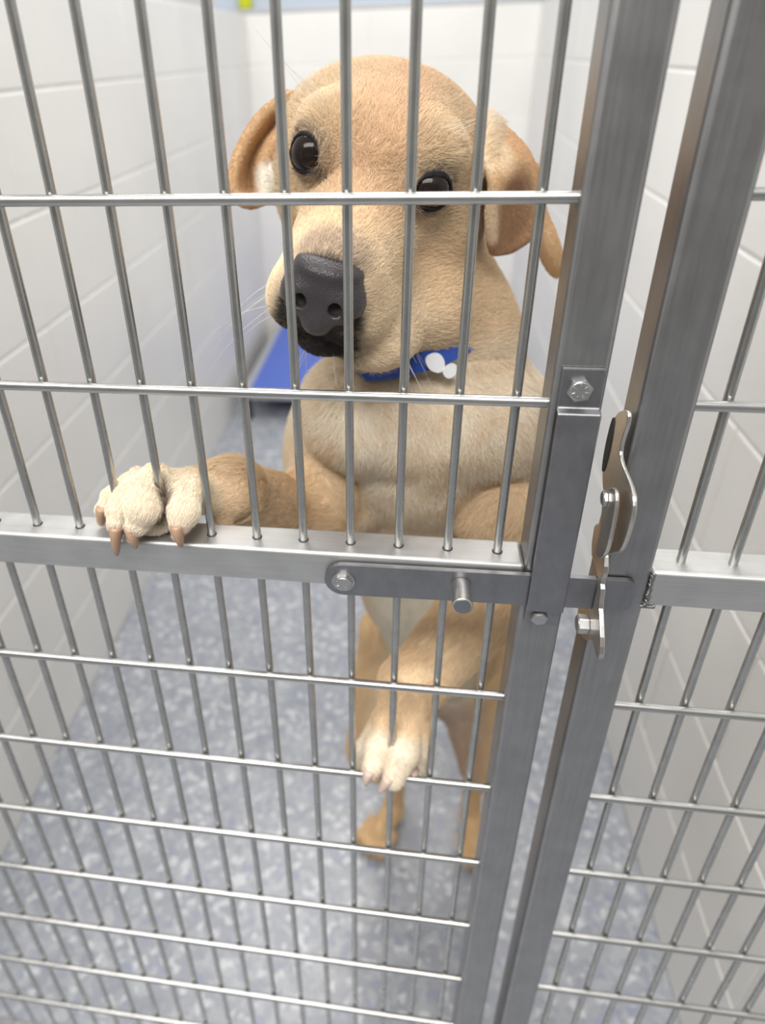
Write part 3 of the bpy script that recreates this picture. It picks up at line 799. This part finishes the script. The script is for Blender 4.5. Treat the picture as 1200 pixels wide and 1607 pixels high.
wts = np.stack([(1-uu)*(1-vv2), uu*(1-vv2), uu*vv2, (1-uu)*vv2], 1)[:, :, None]
root = (q4*wts).sum(1); nn = (n4*wts).sum(1); nn /= np.linalg.norm(nn, axis=1)[:, None]+1e-9; hc = (c4*wts).sum(1)
# direction
flow = np.zeros_like(root); wsum = np.zeros(len(root))
for a, b, rad in BONES:
    d, t = segd(root, a, b); L_ = np.linalg.norm(b-a)
    if L_ < .05: continue
    w = np.exp(-np.maximum(d-rad, 0)*3.0)/(1+rad); flow += w[:, None]*(b-a)/L_; wsum += w
# trunk bones were listed bottom-up; fur there lies downwards
trunk = np.exp(-np.maximum(np.linalg.norm((root-np.array([-1.2, 7, -13]))/np.array([4.2, 4.2, 9]), axis=1)-1, 0)*4)
isarm = np.minimum(segd(root, RE, KN)[0], segd(root, LE, LW)[0]) < 1.35
onbody = (root[:, 2] < -6.3) & (root[:, 2] > -21) & ~isarm & (root[:, 0] > -5.6)
wav = noise3(root, 1.6, 11)[:, None]*np.array([.9, 0, 0])
flow = np.where((((trunk > .5) | onbody) & ~isarm)[:, None], np.array([0, .5, -1.])+wav, flow)
Lr = hinv(root); ish = (Lr[:, 2] > -1.9) & (Lr[:, 1] < 8.9) & (np.linalg.norm(Lr*[.9, .33, .8], axis=1) < 4.5) & (root[:, 2] > -6.6)
hdir = np.stack([Lr[:, 0]*.22, np.ones(len(Lr)), .25-Lr[:, 1]*.10], 1)@HR.T
flow = np.where(ish[:, None], hdir, flow)
isear = (EARW[Q[pick]]*wts[:, :, 0]).sum(1) > .35
flow = np.where(isear[:, None], np.array([0, 0, -1.])+np.where(root[:, :1] > -2, 1, -1)*np.array([.4, 0, 0]), flow)
flow = flow/(np.linalg.norm(flow, axis=1)[:, None]+1e-9)+r.normal(size=root.shape)*.22
tan_ = flow-(flow*nn).sum(1)[:, None]*nn; tan_ /= np.linalg.norm(tan_, axis=1)[:, None]+1e-9
Lh = np.where(ish, .17+.10*np.clip(Lr[:, 1]/5, 0, 1), .34)*(.7+.6*r.random(NH))
Lh = np.where(isear, .075, Lh); pawz = (root[:, 1] < 1.3) & (root[:, 2] < -6.9); Lh = np.where(pawz, .13*(.6+.6*r.random(NH)), Lh)
Lh = np.where(ish & (Lr[:, 1] < 2), .13*(.7+.6*r.random(NH)), Lh)
lift = .30+.12*r.random(NH)
P0 = root-nn*.01; P1 = root+(tan_*.5+nn*lift[:, None]*.55)*Lh[:, None]; P2 = root+(tan_*1.0+nn*lift[:, None]*.62)*Lh[:, None]
def curves(name, pts, rads, cols, mt, parent):
    n, m_ = pts.shape[:2]; hcv = bpy.data.hair_curves.new(name); hcv.add_curves([m_]*n)
    base = np.array(wloc(parent)); Pw = pts.reshape(-1, 3)*S; Pw[:, 2] -= FLOOR*S; Pw -= base
    pa = hcv.attributes.get('position') or hcv.attributes.new('position', 'FLOAT_VECTOR', 'POINT')
    pa.data.foreach_set('vector', Pw.astype(np.float32).ravel())
    ra = hcv.attributes.get('radius') or hcv.attributes.new('radius', 'FLOAT', 'POINT')
    ra.data.foreach_set('value', (rads*S).astype(np.float32).ravel())
    ca = hcv.attributes.new('Col', 'FLOAT_COLOR', 'POINT')
    ca.data.foreach_set('color', np.c_[np.repeat(cols, m_, 0), np.ones(n*m_)].astype(np.float32).ravel())
    hcv.materials.append(mt); o = bpy.data.objects.new(name, hcv); link(o, parent); return o
hv = hc*(.86+.30*r.random(NH))[:, None]
fur = curves('fur', np.stack([P0, P1, P2], 1), np.tile(np.array([.0040, .0032, .0008]), (NH, 1)), np.clip(hv, .004, .95), M_FUR, dog)
fur['kind'] = 'stuff'
# whiskers
wk = []
for sx in (-1, 1):
    for k in range(9):
        b_ = np.array([sx*(.75+.35*r.random()), .9+1.3*r.random(), -.25-.6*r.random()]); d_ = np.array([sx*(.7+.4*r.random()), -.1+.5*r.random(), -.7-.6*r.random()])
        l_ = .9+1.1*r.random(); wk.append([hd(*b_), hd(*(b_+d_*l_*.5+[0, 0, .05])), hd(*(b_+d_*l_+[0, .1, -.18*l_]))])
    for k in range(4):
        b_ = np.array([sx*(.8+.2*k), 3.5, 2.45]); d_ = np.array([sx*.8, -.5, .5+.1*k]); wk.append([hd(*b_), hd(*(b_+d_*.7)), hd(*(b_+d_*1.5))])
for k in range(10):
    b_ = np.array([-.5+r.random(), .9+.6*r.random(), -1.3]); d_ = np.array([-.3+.6*r.random(), -.05, -1.]); wk.append([hd(*b_), hd(*(b_+d_*.5)), hd(*(b_+d_*1.1+[0, .2, 0]))])
wk = np.array(wk)
wh_ = curves('whiskers', wk, np.tile(np.array([.0052, .004, .0015]), (len(wk), 1)), np.tile(np.array([.85, .82, .75]), (len(wk), 1)), M_FUR, dog)
wh_['kind'] = 'stuff'
print('dog done', round(_t.time()-_t0, 1))
# ================================================================ BACKGROUND
bed = thing('raised_dog_bed', 'raised dog bed with blue vinyl sheet standing at the back of the kennel', 'dog bed', (-6, 67.5, FLOOR))
bx0, bx1, by0, by1, bz = -20.9, 2.6, 56.2, 78.6, -33.3
meshobj('vinyl_sheet', *box(bx0+.9, bx1-.9, by0+.7, by1-.7, bz-.15, bz+.05), M_BLUE, bed, bevel=.05)
for a in (box(bx0, bx0+1.0, by0, by1, bz-1.0, bz), box(bx1-1.0, bx1, by0, by1, bz-1.0, bz), box(bx0+1.0, bx1-1.0, by0, by0+.8, bz-1.0, bz), box(bx0+1.0, bx1-1.0, by1-.8, by1, bz-1.0, bz)):
    meshobj('frame_rail', *a, M_GREY, bed, bevel=.15)
for x in (bx0+.5, bx1-.5):
    for y in (by0+.5, by1-.5):
        meshobj('leg', *cyl((x, y, FLOOR), (x, y, bz-1.0), .5, 16), M_BLACK, bed, bevel=.05)
bt = thing('yellow_bottle', 'small yellow-green plastic bottle on the ledge above the back left corner', 'bottle', (-22.6, YB+.85, ZTOP+.5))
def lathe(prof, c, n=24):
    V, Fs = [], []
    for r, z in prof:
        for i in range(n):
            t = 2*math.pi*i/n; V.append((c[0]+r*math.cos(t), c[1]+r*math.sin(t), c[2]+z))
    for k in range(len(prof)-1):
        for i in range(n):
            Fs.append((k*n+i, k*n+(i+1) % n, (k+1)*n+(i+1) % n, (k+1)*n+i))
    Fs += [tuple(range(n)), tuple(range(len(prof)*n-1, (len(prof)-1)*n-1, -1))]
    return V, Fs
meshobj('body', *lathe([(.7, 0), (.8, .12), (.8, 3.2), (.3, 4.2), (.3, 4.6)], (-22.6, YB+.85, ZTOP+.5)), M_YEL, bt, smooth=True)
meshobj('cap', *lathe([(.36, 4.6), (.36, 5.3)], (-22.6, YB+.85, ZTOP+.5)), M_GREY, bt)
